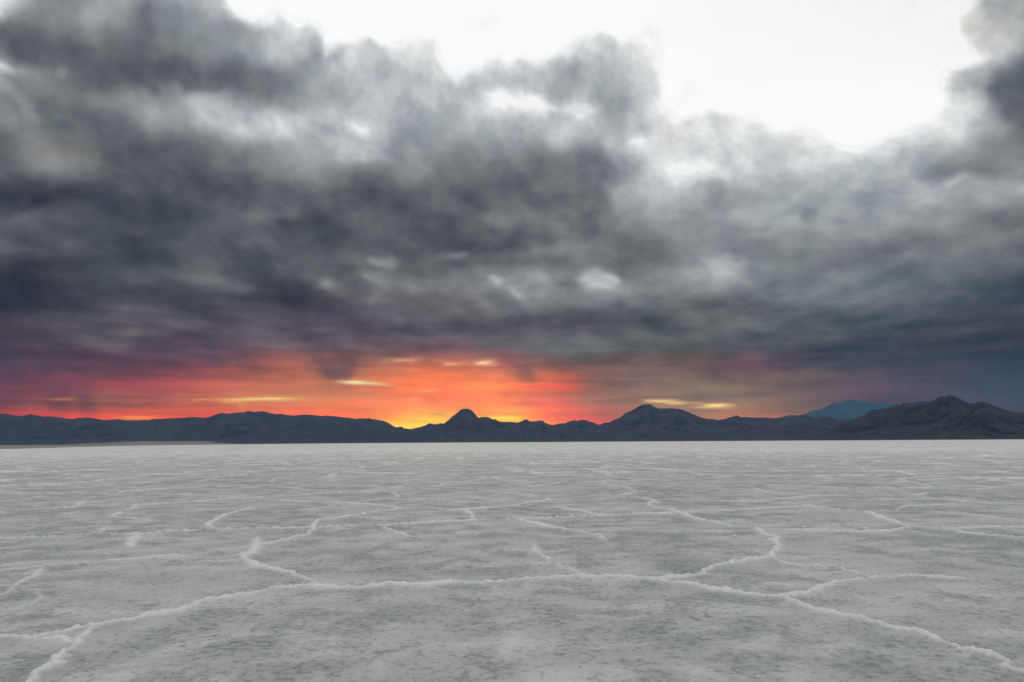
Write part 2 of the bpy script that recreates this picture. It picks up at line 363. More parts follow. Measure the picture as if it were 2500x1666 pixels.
# bearing and a stretched height: billows roughly as wide as tall overhead, drawn out level near the horizon
A = T.v('ADD', T.xyz(T.m('MULTIPLY', az, 1.9), T.m('MULTIPLY', T.m('LOGARITHM', T.m('ADD', el, 0.10), math.e), 1.02), 0.0), (5.3, 7.1, 0.4))
wz = T.m('MULTIPLY_ADD', T.m('MINIMUM', zc, 0.5), 0.16, 0.0035)               # billow size grows overhead
w1 = T.v('SUBTRACT', T.noise(A, 5.5, 4.5, 0.52, color=True), (0.5, 0.5, 0.5))
w1x, w1y, w1z = T.sep(w1)
wu = T.m('MULTIPLY', T.m('MULTIPLY', w1x, wz), 1.15)
wv = T.m('MULTIPLY', T.m('MULTIPLY', w1y, wz), 0.85)
uu = T.m('DIVIDE', T.m('ADD', az, wu), AZM)
ev = T.m('MAXIMUM', T.m('ADD', el, wv), 0.0)
vv = T.m('MULTIPLY_ADD', T.m('POWER', T.m('DIVIDE', T.m('MINIMUM', ev, ELM), ELM), VP), 2.0, -1.0)
uu = T.m('MINIMUM', T.m('MAXIMUM', uu, -1.0), 1.0)
U3 = T.xyz(uu, uu, uu)
V3 = T.xyz(vv, vv, vv)

# the map as a sum of products f(u) g(v), each factor one curve
us = np.linspace(-1, 1, NTAB) * AZM
vs = ((np.linspace(-1, 1, NTAB) + 1) / 2) ** (1 / VP) * ELM
ua, va = np.meshgrid(us, vs)
dirs = np.stack([np.sin(ua) * np.cos(va), np.cos(ua) * np.cos(va), np.sin(va)], -1)
ppx, ppy = dir_to_px(dirs)
ppx, ppy = np.clip(ppx, -350, 2850), np.clip(ppy, -60, 1120)
RGBMAP = add_wisps(photo_sky(ppx, ppy), ppx, ppy) / 255.0
# the sky stands behind the haze: brighter by what the air takes away, darker by what it adds
HA = math.radians(-24.0)
hc_, hs_ = math.cos(HA), math.sin(HA)
lx, ly, lz = dirs[..., 0] * hc_ + dirs[..., 1] * hs_, -dirs[..., 0] * hs_ + dirs[..., 1] * hc_, dirs[..., 2]
Lb = np.minimum(np.where(lx > 0, HAZE_BOX[1], HAZE_BOX[0]) / np.where(np.abs(lx) < 1e-6, 1e-6, lx), HAZE_BOX[3] / np.maximum(ly, 1e-6))
Lb = np.minimum(Lb, HAZE_BOX[5] / np.maximum(lz, 1e-6))
Th = np.exp(-HAZE_D * Lb)[..., None]
lin = np.clip(RGBMAP, 0, 1.2) ** 2.2
RGBMAP = np.maximum((lin - np.array(HAZE_COL) * HAZE_J * (1 - Th)) / Th, 0.3 * lin) ** (1 / 2.2)
YM = RGBMAP @ np.array([.3, .5, .2])
C1 = RGBMAP[..., 0] - YM
C2 = RGBMAP[..., 2] - YM


def curve_node(vec, tabs):
    nd = T.n('ShaderNodeVectorCurve')
    mp = nd.mapping
    mp.use_clip = False
    n = tabs.shape[1]
    for k in range(3):
        cv = mp.curves[k]
        xs = np.linspace(-1, 1, n)
        cv.points[0].location = (-1, float(tabs[k][0]))
        cv.points[1].location = (1, float(tabs[k][-1]))
        for i in range(1, n - 1):
            cv.points.new(float(xs[i]), float(tabs[k][i]))
        for p in cv.points:
            p.handle_type = 'VECTOR'
    mp.update()
    T.l(vec, nd.inputs['Vector'])
    return nd.outputs['Vector']


def lookup(mapv, rank):
    Um, S, Vt = np.linalg.svd(mapv, full_matrices=False)
    acc = None
    for k in range(0, rank, 3):
        g = Um[:, k:k + 3].T.copy()
        f = Vt[k:k + 3].copy()
        s = S[k:k + 3].copy()
        for j in range(3):
            a, b = np.abs(g[j]).max(), np.abs(f[j]).max()
            g[j] /= a
            f[j] /= b
            s[j] *= a * b
        fu, gv = curve_node(U3, f), curve_node(V3, g)
        d = T.v('DOT_PRODUCT', T.v('MULTIPLY', fu, gv), tuple(float(q) for q in s))
        acc = d if acc is None else T.m('ADD', acc, d)
    return acc


Y = lookup(YM, 60)
c1 = lookup(C1, 18)
c2 = lookup(C2, 18)

# billows and shreds inside the clouds: relief lit from the opening, plus wisps
n1 = T.noise(A, 4.6, 7.0, 0.54)
n2 = T.noise(T.v('ADD', A, (0.02, 0.05, 0.01)), 4.6, 7.0, 0.54)
emb = T.m('SUBTRACT', n1, n2)
# shreds lean a little, as the wind draws them
lean = T.v('ADD', T.v('MULTIPLY', A, (0.9, 1.1, 1.0)), T.v('SCALE', T.xyz(0.0, T.sep(A)[0], 0.0), scale=0.18))
fine = T.noise(lean, 13.0, 8.0, 0.58)
shred = T.m('MULTIPLY', T.smooth(Y, 0.55, 0.80), T.smooth(Y, 0.985, 0.93))
def puff(vec, scale):
    nd = T.n('ShaderNodeTexVoronoi', feature='F1')
    T.l(vec, nd.inputs['Vector'])
    nd.inputs['Scale'].default_value = scale
    return nd.outputs['Distance']


AW = T.v('ADD', A, T.v('SCALE', w1, scale=0.10))
heap = T.m('ADD', T.m('MULTIPLY', T.m('SUBTRACT', 0.42, puff(AW, 7.5)), 0.6), T.m('MULTIPLY', T.m('SUBTRACT', 0.42, puff(AW, 18.0)), 0.35))
room = T.m('MULTIPLY', T.m('MAXIMUM', T.m('SUBTRACT', 1.0, Y), 0.0), T.m('ADD', Y, 0.15))
high = T.smooth(el, math.radians(3.0), math.radians(9.0))
det = T.m('ADD', T.m('MULTIPLY', T.m('SUBTRACT', n1, 0.5), 0.50), T.m('ADD', T.m('MULTIPLY', emb, 1.05), T.m('MULTIPLY', T.m('SUBTRACT', fine, 0.5), 0.26)))
det = T.m('ADD', det, T.m('MULTIPLY', heap, 0.32))
det = T.m('MULTIPLY', det, T.m('MULTIPLY', room, T.m('MULTIPLY_ADD', high, 0.60, 0.40)))
det = T.m('ADD', det, T.m('MULTIPLY', T.m('MULTIPLY', shred, T.m('SUBTRACT', fine, 0.47)), 0.42))
# thin level streaks low over the horizon
Q = T.xyz(T.m('MULTIPLY', az, 5.0), T.m('MULTIPLY', el, 95.0), 2.0)
st = T.m('SUBTRACT', T.noise(Q, 1.0, 6.0, 0.58), 0.5)
low = T.smooth(el, math.radians(14.0), math.radians(3.0))
det = T.m('ADD', det, T.m('MULTIPLY', T.m('MULTIPLY', st, low), 0.26))
rain = T.m('SUBTRACT', T.noise(T.xyz(T.m('MULTIPLY_ADD', el, 3.0, T.m('MULTIPLY', az, 34.0)), T.m('MULTIPLY', el, 7.0), 5.0), 1.0, 4.0, 0.55), 0.5)
det = T.m('ADD', det, T.m('MULTIPLY', T.m('MULTIPLY', rain, T.smooth(el, math.radians(8.5), math.radians(5.0))), 0.05))
gain = T.m('DIVIDE', T.m('MAXIMUM', T.m('ADD', Y, det), 0.05), T.m('MAXIMUM', Y, 0.05))
cr = T.m('ADD', Y, c1)
cb = T.m('ADD', Y, c2)
cg = T.m('DIVIDE', T.m('SUBTRACT', Y, T.m('ADD', T.m('MULTIPLY', cr, 0.3), T.m('MULTIPLY', cb, 0.2))), 0.5)
glow = T.smooth(T.m('SUBTRACT', cr, cb), 0.06, 0.3)
dg = T.m('MULTIPLY', det, T.m('SUBTRACT', 1.0, glow))
gain = T.m('MULTIPLY_ADD', T.m('SUBTRACT', gain, 1.0), glow, 1.0)
rgb = T.v('ADD', T.v('SCALE', T.xyz(cr, cg, cb), scale=gain), T.xyz(T.m('MULTIPLY', dg, 1.03), dg, T.m('MULTIPLY', dg, 0.94)))
rgb = T.v('MAXIMUM', rgb, (0.012, 0.012, 0.012))
gm = T.n('ShaderNodeGamma')
T.l(rgb, gm.inputs['Color'])
gm.inputs['Gamma'].default_value = 2.2
front = gm.outputs[0]

# the rest of the sky, overhead and behind: unseen, invented broken cloud made bright to light the flat
behind = T.smooth(T.m('ABSOLUTE', az), math.radians(40.0), math.radians(62.0))
over = T.smooth(el, math.radians(36.0), math.radians(50.0))
rest = T.m('MAXIMUM', behind, over)
nb = T.smooth(T.noise(P, 1.3, 7.0, 0.55), 0.40, 0.62)
restc = T.mixc(nb, BACK_DARK, BACK_LIGHT)
skyc = T.mixc(rest, front, restc)

# the clear evening air behind the clouds
nis = T.n('ShaderNodeTexSky', sky_type='NISHITA')
nis.sun_disc = False
nis.sun_elevation = SUN_EL
nis.sun_rotation = SUN_AZ
bg_air = T.n('ShaderNodeBackground')
T.l(nis.outputs['Color'], bg_air.inputs['Color'])
bg_air.inputs['Strength'].default_value = 0.05
bg_cloud = T.n('ShaderNodeBackground')
T.l(skyc, bg_cloud.inputs['Color'])
bg_cloud.inputs['Strength'].default_value = 1.0
mixs = T.n('ShaderNodeMixShader')
mixs.inputs[0].default_value = 0.98           # how much of the air the overcast hides
T.l(bg_air.outputs[0], mixs.inputs[1])
T.l(bg_cloud.outputs[0], mixs.inputs[2])
wo = T.n('ShaderNodeOutputWorld')
T.l(mixs.outputs[0], wo.inputs['Surface'])

# ------------------------------------------------------------------ sun, already behind the cloud on the ridge
sun = bpy.data.lights.new('sun', 'SUN')
sun.energy = SUN_E
sun.angle = math.radians(10.0)
sun.color = (1.0, 0.72, 0.48)
suno = bpy.data.objects.new('sun', sun)
COL.objects.link(suno)
sd = Vector((math.sin(SUN_AZ) * math.cos(SUN_EL), math.cos(SUN_AZ) * math.cos(SUN_EL), math.sin(SUN_EL)))
suno.rotation_euler = sd.to_track_quat('Z', 'Y').to_euler()


# ------------------------------------------------------------------ numeric noise for the land forms
def _hash(ix, iy, seed):
    h = (ix.astype(np.int64) * 374761393 + iy.astype(np.int64) * 668265263 + seed * 1442695041) & 0xFFFFFFFF
    h = ((h ^ (h >> 13)) * 1274126177) & 0xFFFFFFFF
    return ((h ^ (h >> 16)) & 0xFFFFFF) / float(0xFFFFFF)


def vnoise(x, y, seed=0):
    """smooth gradient noise, about -1..1"""
    ix, iy = np.floor(x), np.floor(y)
    fx, fy = x - ix, y - iy
    ux, uy = fx * fx * fx * (fx * (fx * 6 - 15) + 10), fy * fy * fy * (fy * (fy * 6 - 15) + 10)

    def g(a, b):
        t = _hash(ix + a, iy + b, seed) * 2 * math.pi
        return np.cos(t) * (fx - a) + np.sin(t) * (fy - b)
    a = g(0, 0) * (1 - ux) + g(1, 0) * ux
    b = g(0, 1) * (1 - ux) + g(1, 1) * ux
    return (a * (1 - uy) + b * uy) * 1.5


def fbm(x, y, octs=5, seed=0, gain=0.5):
    o = np.zeros(np.shape(x))
    a, f = 1.0, 1.0
    for k in range(octs):
        o += a * vnoise(x * f + 17.3 * k, y * f - 9.1 * k, seed + k)
        a *= gain
        f *= 2.03
    return o


def ridged(x, y, octs=5, seed=0, gain=0.5):
    o = np.zeros(np.shape(x))
    a, f = 1.0, 1.0
    w = 1.0
    for k in range(octs):
        n = 1 - np.abs(vnoise(x * f + 3.7 * k, y * f + 8.2 * k, seed + k))
        n = n * n
        o += a * n * w
        w = np.clip(n * 1.6, 0, 1)
        a *= gain
        f *= 2.1
    return o


def mesh_from(name, verts, quads, mat, attrs=None, smooth=True):
    me = bpy.data.meshes.new(name)
    me.vertices.add(len(verts))
    me.vertices.foreach_set('co', np.ascontiguousarray(verts, dtype=np.float32).ravel())
    nq = len(quads)
    me.loops.add(nq * 4)
    me.polygons.add(nq)
    me.loops.foreach_set('vertex_index', np.ascontiguousarray(quads, dtype=np.int32).ravel())
    me.polygons.foreach_set('loop_start', np.arange(0, nq * 4, 4, dtype=np.int32))
    me.polygons.foreach_set('use_smooth', np.full(nq, smooth, dtype=bool))
    for k, v in (attrs or {}).items():
        at = me.attributes.new(k, 'FLOAT', 'POINT')
        at.data.foreach_set('value', np.ascontiguousarray(v, dtype=np.float32).ravel())
    me.update(calc_edges=True)
    me.validate()
    ob = bpy.data.objects.new(name, me)
    COL.objects.link(ob)
    me.materials.append(mat)
    return ob


def grid_quads(nr, nc, wrap=False):
    i = np.arange(nr - 1)[:, None]
    j = np.arange(nc if wrap else nc - 1)[None, :]
    a = i * nc + j
    b = i * nc + (j + 1) % nc
    return np.stack([a, b, b + nc, a + nc], -1).reshape(-1, 4)


# ------------------------------------------------------------------ salt flat: one sheet, raised ridges round each salt polygon
def new_mat(name):
    m = bpy.data.materials.new(name)
    m.use_nodes = True
    return m, NT(m.node_tree)


# ridge lines noted tile by tile from the photograph: (tile, half width, strength, points in the tile)
TILE = {'A': (0, 1060), 'B': (830, 1060), 'C': (1660, 1060), 'D': (0, 1330), 'E': (830, 1330), 'F': (1660, 1330)}
RL = [
 ('D', 1.15, 1.0, [(-300,690),(-120,672),(0,660),(150,655),(300,658),(430,668),(500,680)]),
 ('D', 1.15, 1.0, [(270,645),(380,620),(520,585),(650,560),(760,545),(900,530),(1050,488),(1180,465),(1290,440),(1400,405),(1550,375),(1700,345),(1820,318),(1950,305),(2100,290),(2180,290),(2325,303),(2500,298),(2675,278),(2925,284),(3075,262),(3125,270),(3375,268),(3585,240),(3705,242),(3875,222),(3945,212),(4025,220),(4225,222),(4375,232),(4525,245),(4650,232)]),
 ('D', 1.3, 1.0, [(650,560),(600,615),(540,680),(480,735),(420,795),(330,870),(220,945),(130,1015),(0,1120)]),
 ('D', 1.35, 1.0, [(1755,-40),(1750,0),(1720,50),(1660,100),(1690,130),(1800,160),(1950,195),(2050,225),(2140,270),(2180,290)]),
 ('A', 1.1, 1.0, [(1755,765),(1850,745),(2000,715),(2090,695),(2140,660),(2150,620),(2180,590),(2353,572),(2485,550),(2625,530),(2755,512)]),
 ('A', 1.15, 1.0, [(1755,765),(1735,800),(1700,830)]),
 ('A', .95, 1.0, [(-300,738),(0,722),(250,712),(450,698),(690,688),(860,690),(1000,682),(1300,665),(1460,655),(1700,652),(2000,650),(2130,645),(2340,641),(2625,632),(2875,615),(3075,602),(3225,598),(3325,590),(3565,588),(3725,578),(3925,568),(4125,558),(4325,552),(4600,547),(4850,535),(5100,520),(5350,505),(5510,500),(5650,508),(5730,518),(5880,530)]),
 ('A', 1.5, .9, [(930,690),(900,740),(880,775)]), ('A', 1.2, .8, [(690,685),(705,650)]),
 ('A', 1.2, .9, [(825,532),(800,552),(770,572),(900,578),(1000,590)]),
 ('A', .9, .6, [(770,572),(640,578),(500,588)]),
 ('A', 1.3, .9, [(1455,655),(1430,612),(1500,585),(1540,555),(1650,530),(1720,510)]),
 ('A', 1.1, .8, [(550,495),(540,467),(575,462)]), ('A', 1.1, .8, [(870,525),(905,515),(925,498)]),
 ('A', .9, .9, [(-200,545),(0,535),(300,515),(560,495),(880,492),(1200,475),(1450,455),(1600,440),(1800,440),(2000,425),(2200,405),(2353,400)]),
 ('A', .9, .8, [(120,412),(280,422),(500,416),(800,410),(850,395),(1100,380),(1400,360),(1600,355),(1850,360),(2200,395)]),
 ('A', .9, .7, [(0,372),(250,378),(500,372),(650,362),(800,345),(950,335),(1150,320)]),
 ('A', 1., .8, [(1800,440),(2000,460),(2353,472),(2500,480),(2675,498),(2755,512),(3000,518),(3150,522)]),
 ('A', .9, .7, [(820,415),(1100,415),(1330,420),(1500,435),(1800,440)]),
 ('A', .8, .6, [(180,450),(280,425)]), ('A', .8, .6, [(580,465),(750,455),(980,430)]), ('A', .8, .6, [(1850,335),(1870,312)]),
 ('A', .8, .6, [(1950,530),(2150,518),(2353,470)]),
 ('D', .8, .75, [(-200,185),(0,175),(150,170),(300,150),(600,125),(900,105),(1100,80),(1400,70)]),
 ('D', 1.1, .8, [(290,150),(230,220),(120,275),(90,310),(0,355),(-150,400)]),
 ('D', .8, .6, [(1180,128),(1400,128),(1660,115)]), ('D', .7, .45, [(130,305),(260,320),(265,380),(100,430)]),
 ('B', .9, .85, [(300,635),(330,660),(420,690),(500,705),(600,715)]),
 ('B', 1.15, 1.0, [(1240,588),(1330,612),(1500,650),(1650,672),(1760,695),(1820,725)]),
 ('B', 1.1, .95, [(820,518),(880,540),(910,560),(905,598)]),
 ('B', 1., .95, [(700,518),(820,522),(1000,508),(1190,495),(1280,470),(1400,460),(1440,445)]),
 ('B', 1., .9, [(1450,500),(1600,518),(1700,540),(1790,560)]),
 ('B', .9, .8, [(0,465),(180,455),(380,438),(390,430),(370,410),(270,392),(0,398)]), ('B', .8, .6, [(380,438),(550,445),(720,448)]),
 ('B', .9, .7, [(320,385),(410,362)]), ('B', .9, .8, [(680,360),(720,335),(850,328),(1000,308)]),
 ('B', .9, .8, [(700,362),(830,375),(950,380),(1060,400),(1280,415),(1320,425)]),
 ('B', .9, .8, [(1060,378),(1300,360),(1560,330),(1760,328),(2000,322),(2353,312)]),
 ('B', .9, .85, [(1790,330),(1810,345),(1950,365),(2030,395),(2200,402)]),
 ('B', .9, .85, [(2030,398),(1910,420),(1600,428),(1320,425)]),
 ('B', 1., .85, [(1910,425),(2080,440),(2140,455),(2180,472)]),
 ('B', 1.1, .95, [(2145,460),(2110,480),(2140,500),(2240,515),(2353,548),(2425,580),(2575,610),(2675,635),(2845,650),(2895,680),(2965,705),(2985,750),(2985,800),(2935,842)]),
 ('C', 1., .9, [(520,650),(700,655),(850,658),(1050,665),(1200,675),(1450,668),(1570,645),(1700,650),(1860,652),(2000,642),(2353,638),(2600,634)]),
 ('C', 1., .85, [(1860,652),(1950,680),(2150,700),(2353,715),(2600,740)]),
 ('C', 1.2, .95, [(1280,535),(1350,565),(1440,595),(1520,625),(1570,645)]),
 ('C', .8, .5, [(260,610),(350,595),(450,588)]),
 ('C', .9, .8, [(-100,450),(0,452),(300,462),(550,465),(700,445),(850,432),(1000,422),(1500,425),(1650,415),(1690,395)]),
 ('C', .8, .8, [(600,465),(800,485),(880,492),(1080,520)]),
 ('C', .9, .8, [(1480,525),(1530,500),(1850,485),(2150,475),(2353,485),(2550,500)]),
 ('C', .8, .75, [(1550,430),(1800,450),(2100,472)]),
 ('C', .8, .75, [(470,322),(560,345),(800,362),(1250,370),(1650,372),(1720,360),(1500,310),(1700,295),(2000,300),(2300,315)]),
 ('C', .8, .75, [(1720,375),(1960,388),(2353,345)]), ('C', .8, .75, [(490,365),(600,400),(760,410),(880,430)]),
 ('C', .8, .75, [(1540,530),(1900,545),(2150,575),(2353,595)]),
 ('E', 1., .9, [(1335,0),(1330,40),(1400,95),(1450,130),(1520,160),(1620,190),(1700,215)]),
 ('E', .7, .5, [(1130,25),(1240,50),(1330,40)]), ('E', .9, .35, [(1280,250),(1300,290),(1310,315)]),
 ('F', 1.1, 1.0, [(-425,222),(-275,232),(-130,236),(0,228),(100,220),(160,206),(220,165),(300,140),(420,118),(560,95),(620,85),(650,60),(660,20),(660,-10)]),
 ('F', .95, .95, [(620,88),(720,135),(880,152),(1060,160),(1150,185),(1240,215),(1320,240)]),
 ('F', 1.15, 1.0, [(-425,222),(-275,233),(-190,240),(-100,250),(0,268),(180,298),(330,325),(480,348),(640,360),(720,375),(850,430),(1000,470),(1200,505),(1380,550),(1500,585),(1620,600),(1720,645),(1850,690),(1960,725),(2100,750),(2180,795),(2250,850),(2353,890),(2500,960),(2700,1060)]),
 ('F', 1.1, .94, [(560,352),(640,360),(700,362),(830,340),(950,308),(1100,265),(1250,245),(1500,225),(1700,226),(1850,231),(1990,238)]),
 ('F', 1.6, .3, [(400,725),(560,690),(610,640),(680,620)]), ('F', 1.2, .25, [(560,270),(640,265),(760,290)]),
 ('F', 1.6, .3, [(790,750),(880,738),(960,745)]), ('E', 2., .3, [(1100,770),(1160,690),(1200,600)]), ('E', 2., .28, [(280,900),(300,800),(380,770)]),
 ('E', 1.6, .3, [(1560,480),(1750,500),(1900,510),(2060,485)]), ('F', 2., .3, [(60,941),(110,900),(40,850)]),
]


def smooth_line(pts, step):
    """Catmull-Rom through points on the ground, resampled"""
    p = np.array(pts, float)
    p = np.vstack([2 * p[0] - p[1], p, 2 * p[-1] - p[-2]])
    out = []
    for i in range(1, len(p) - 2):
        a, b, c, d = p[i - 1], p[i], p[i + 1], p[i + 2]
        L = np.hypot(*(c - b))
        n = max(2, int(L / step(b)))
        t = np.linspace(0, 1, n, endpoint=False)[:, None]
        q = 0.5 * (2 * b + (c - a) * t + (2 * a - 5 * b + 4 * c - d) * t * t + (3 * b - a - 3 * c + d) * t ** 3)
        lin = b + (c - b) * t
        out.append(0.6 * q + 0.4 * lin)
    out.append(p[-2][None])
    return np.vstack(out)


AZF = math.radians(50)
ncf, ncb = 1150, 90
azs = np.concatenate([np.linspace(-AZF, AZF, ncf), np.linspace(AZF, 2 * math.pi - AZF, ncb + 2)[1:-1]])
rs = [0.4]
while rs[-1] < 70000:
    r = rs[-1]
    rs.append(r * (1.05 if r < 3.5 else 1.0032 if r < 14 else 1.0045 if r < 45 else 1.009 if r < 260 else 1.03 if r < 3000 else 1.12))
rs = np.array(rs)
NR, NC = len(rs), len(azs)
gx = rs[:, None] * np.sin(azs)[None, :]
gy = rs[:, None] * np.cos(azs)[None, :]
dist = np.full((NR, NC), 9.0, np.float32)         # distance to the nearest ridge line, in ridge half widths
stren = np.zeros((NR, NC), np.float32)
hgt = np.zeros((NR, NC), np.float32)
lograt = np.log(rs)
# lines wander a few centimetres
jx = 0.06 * fbm(gx[:, :ncf] * 3.1, gy[:, :ncf] * 3.1, 4, 5, .6)
jy = 0.06 * fbm(gx[:, :ncf] * 3.1 + 40, gy[:, :ncf] * 3.1, 4, 9, .6)
qx, qy = gx[:, :ncf] + jx, gy[:, :ncf] + jy
REACH = 6.0


def stamp(a, b, w, s):
    """lay one stretch of ridge between ground points a and b"""
    rad = w * REACH + 0.1
    ra, rb = math.hypot(*a), math.hypot(*b)
    r0, r1 = max(0.3, min(ra, rb) - rad), max(ra, rb) + rad
    i0, i1 = np.searchsorted(rs, r0) - 1, np.searchsorted(rs, r1) + 1
    i0 = max(0, i0)
    aa, ab = math.atan2(a[0], a[1]), math.atan2(b[0], b[1])
    da = rad / max(r0, 0.3)
    j0 = np.searchsorted(azs[:ncf], min(aa, ab) - da)
    j1 = np.searchsorted(azs[:ncf], max(aa, ab) + da)
    if i1 <= i0 or j1 <= j0:
        return
    X, Yy = qx[i0:i1, j0:j1], qy[i0:i1, j0:j1]
    ex, ey = b[0] - a[0], b[1] - a[1]
    t = np.clip(((X - a[0]) * ex + (Yy - a[1]) * ey) / (ex * ex + ey * ey + 1e-9), 0, 1)
    d = np.hypot(X - a[0] - t * ex, Yy - a[1] - t * ey) / w
    cur = dist[i0:i1, j0:j1]
    k = np.exp(-d * d * 0.5) * s
    ko = np.exp(-cur * cur * 0.5) * stren[i0:i1, j0:j1]
    up = (k > ko) | ((cur > 8.9) & (d < 8.9))
    cur[up] = d[up]
    stren[i0:i1, j0:j1][up] = s


for tile, w, s, pts in RL:
    ox, oy = TILE[tile]
    g = [px_to_ground(ox + x * .357, oy + y * .357) for x, y in pts]
    far = np.mean([math.hypot(*q) for q in g])
    line = smooth_line(g, lambda q: max(0.12, math.hypot(*q) * 0.02))
    n = len(line)
    for i in range(n - 1):
        e = min(i + 1, n - i) / max(2.0, n * 0.2)            # ends thin out
        if s > .945:
            e = max(e, .85)
        dd = math.hypot(*line[i])
        ww = 0.026 * w * (1 + 0.05 * max(0, dd - 8)) * (1 + 0.35 * math.sin(dd * 2.3 + i * .23))
        ww *= min(1.0, 0.55 + 0.45 * e)
        stamp(line[i], line[i + 1], ww * (0.9 + 0.25 * math.sin(i * .7)), s * min(1.0, 0.15 + 0.85 * e))

# beyond the noted lines: the same polygon net, from jittered cells
rng = np.random.RandomState(4)


def cell_edges(x, y, size, seed):
    cx, cy = np.floor(x / size), np.floor(y / size)
    best = np.full(x.shape, 1e9)
    bx = np.zeros(x.shape)
    by = np.zeros(x.shape)
    pts = []
    for i in range(-2, 3):
        for j in range(-2, 3):
            px = (cx + i + 0.1 + 0.8 * _hash(cx + i, cy + j, seed)) * size
            py = (cy + j + 0.1 + 0.8 * _hash(cx + i, cy + j, seed + 7)) * size
            pts.append((px, py))
            d = (px - x) ** 2 + (py - y) ** 2
            m = d < best
            best = np.where(m, d, best)
            bx, by = np.where(m, px, bx), np.where(m, py, by)
    e = np.full(x.shape, 1e9)
    for px, py in pts:
        ex, ey = px - bx, py - by
        L = np.hypot(ex, ey)
        ok = L > 1e-6
        dd = np.where(ok, ((bx + px) / 2 - x) * ex + ((by + py) / 2 - y) * ey, 1e9) / np.where(ok, L, 1)
        e = np.minimum(e, dd)
    return e


i0 = np.searchsorted(rs, 24.0)
i1 = np.searchsorted(rs, 900.0)
vx, vy = gx[i0:i1], gy[i0:i1]
wxx = vx + 1.1 * fbm(vx * .35, vy * .35, 4, 21)
wyy = vy + 1.1 * fbm(vx * .35 + 31, vy * .35, 4, 25)
e = cell_edges(wxx, wyy, 4.6, 3)
rr = rs[i0:i1][:, None]
d2 = e / (0.042 * (1 + 0.055 * (np.minimum(rr, 120) - 8)))
fade = np.clip((rr - 25) / 9, 0, 1) * (0.72 + 0.5 * fbm(vx * .12, vy * .12, 2, 33))
fade = np.clip(fade, 0, 1)
sub = dist[i0:i1]
k = np.exp(-d2 * d2 * .5) * fade
ko = np.exp(-sub * sub * .5) * stren[i0:i1]
# keep clear of the noted lines so that two nets do not cross
mask = (k > ko) & ((sub > 6) | (rr > 60))
sub[mask] = np.minimum(d2, 9)[mask]
stren[i0:i1][mask] = np.broadcast_to(fade, sub.shape)[mask]

prof = np.exp(-(dist / 1.15) ** 2) * stren
skirt = np.exp(-(dist / 3.2) ** 2) * stren
nfine = fbm(gx * 9, gy * 9, 3, 50)
nmid = fbm(gx * 1.7, gy * 1.7, 4, 60)
near = np.clip(1.4 - rs / 60.0, 0.0, 1)[:, None]
rise = (1 + 0.022 * np.clip(rs - 8, 0, 90))[:, None]
gz = 0.026 * rise * prof * (1 + 0.45 * nfine) + 0.016 * skirt + near * (0.008 * nmid + 0.0032 * nfine)
gz += 0.010 * fbm(gx * .22, gy * .22, 3, 70) * near
gz[rs > 900] = 0
gz = gz - 0.03 * np.clip((rs - 300) / 600, 0, 1)[:, None]

# shore of the mud flat far out on the left
ph = np.degrees(azs)
ph = np.where(ph > 180, ph - 360, ph)
mat_salt, T = new_mat('salt')
tc = T.n('ShaderNodeTexCoord')
O = tc.outputs['Object']
ox_, oy_, oz_ = T.sep(O)
flat = T.xyz(ox_, oy_, 0.0)
rad = T.v('LENGTH', flat)
a_d = T.n('ShaderNodeAttribute', attribute_name='ridge_distance').outputs['Fac']
a_s = T.n('ShaderNodeAttribute', attribute_name='ridge_strength').outputs['Fac']
n_big = T.noise(flat, 0.33, 5.0, 0.55)
n_mid = T.noise(flat, 1.6, 6.0, 0.6, dist=0.3)
n_drift = T.noise(T.v('MULTIPLY', flat, (0.55, 1.5, 1.0)), 1.1, 5.0, 0.6, dist=0.5)
n_fine = T.noise(flat, 13.0, 5.0, 0.62)
n_grit = T.noise(flat, 60.0, 3.0, 0.6)
n_far = T.noise(T.v('MULTIPLY', flat, (0.35, 1.0, 1.0)), 0.09, 8.0, 0.62)
n_vfar = T.noise(T.v('MULTIPLY', flat, (0.35, 1.0, 1.0)), 0.012, 8.0, 0.62)
dn = T.m('ADD', a_d, T.m('MULTIPLY', T.m('SUBTRACT', n_fine, 0.5), 2.6))
dn = T.m('ADD', dn, T.m('MULTIPLY', T.m('SUBTRACT', n_grit, 0.5), 1.0))
crest = T.m('MULTIPLY', T.smooth(dn, 2.3, 0.1), a_s)
apron = T.m('MULTIPLY', T.smooth(T.m('ADD', a_d, T.m('MULTIPLY', T.m('SUBTRACT', n_mid, 0.5), 4.0)), 5.5, 1.0), a_s)
drift = T.smooth(T.m('ADD', T.m('MULTIPLY', n_drift, 0.7), T.m('MULTIPLY', n_mid, 0.3)), 0.42, 0.68)
n_speck = T.noise(flat, 24.0, 4.0, 0.65)
wet = T.smooth(T.m('ADD', T.m('MULTIPLY', n_mid, 0.6), T.m('MULTIPLY', n_big, 0.4)), 0.53, 0.40)
pit = T.smooth(T.m('ADD', T.m('MULTIPLY', n_fine, 0.46), T.m('ADD', T.m('MULTIPLY', n_speck, 0.22), T.m('ADD', T.m('MULTIPLY', n_mid, 0.22), T.m('MULTIPLY', n_big, 0.10)))), 0.525, 0.385)
base = T.mixc(T.smooth(n_big, 0.35, 0.65), SALT_GREY, SALT_MID)
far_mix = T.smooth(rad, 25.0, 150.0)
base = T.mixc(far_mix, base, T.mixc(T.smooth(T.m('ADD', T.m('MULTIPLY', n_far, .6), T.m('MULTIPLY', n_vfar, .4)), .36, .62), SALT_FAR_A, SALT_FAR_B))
base = T.mixc(T.m('MULTIPLY', drift, T.m('MULTIPLY_ADD', far_mix, -0.45, 0.75)), base, SALT_PALE)
base = T.mixc(T.m('MULTIPLY', wet, T.m('MULTIPLY_ADD', far_mix, -0.35, 0.5)), base, SALT_WET)
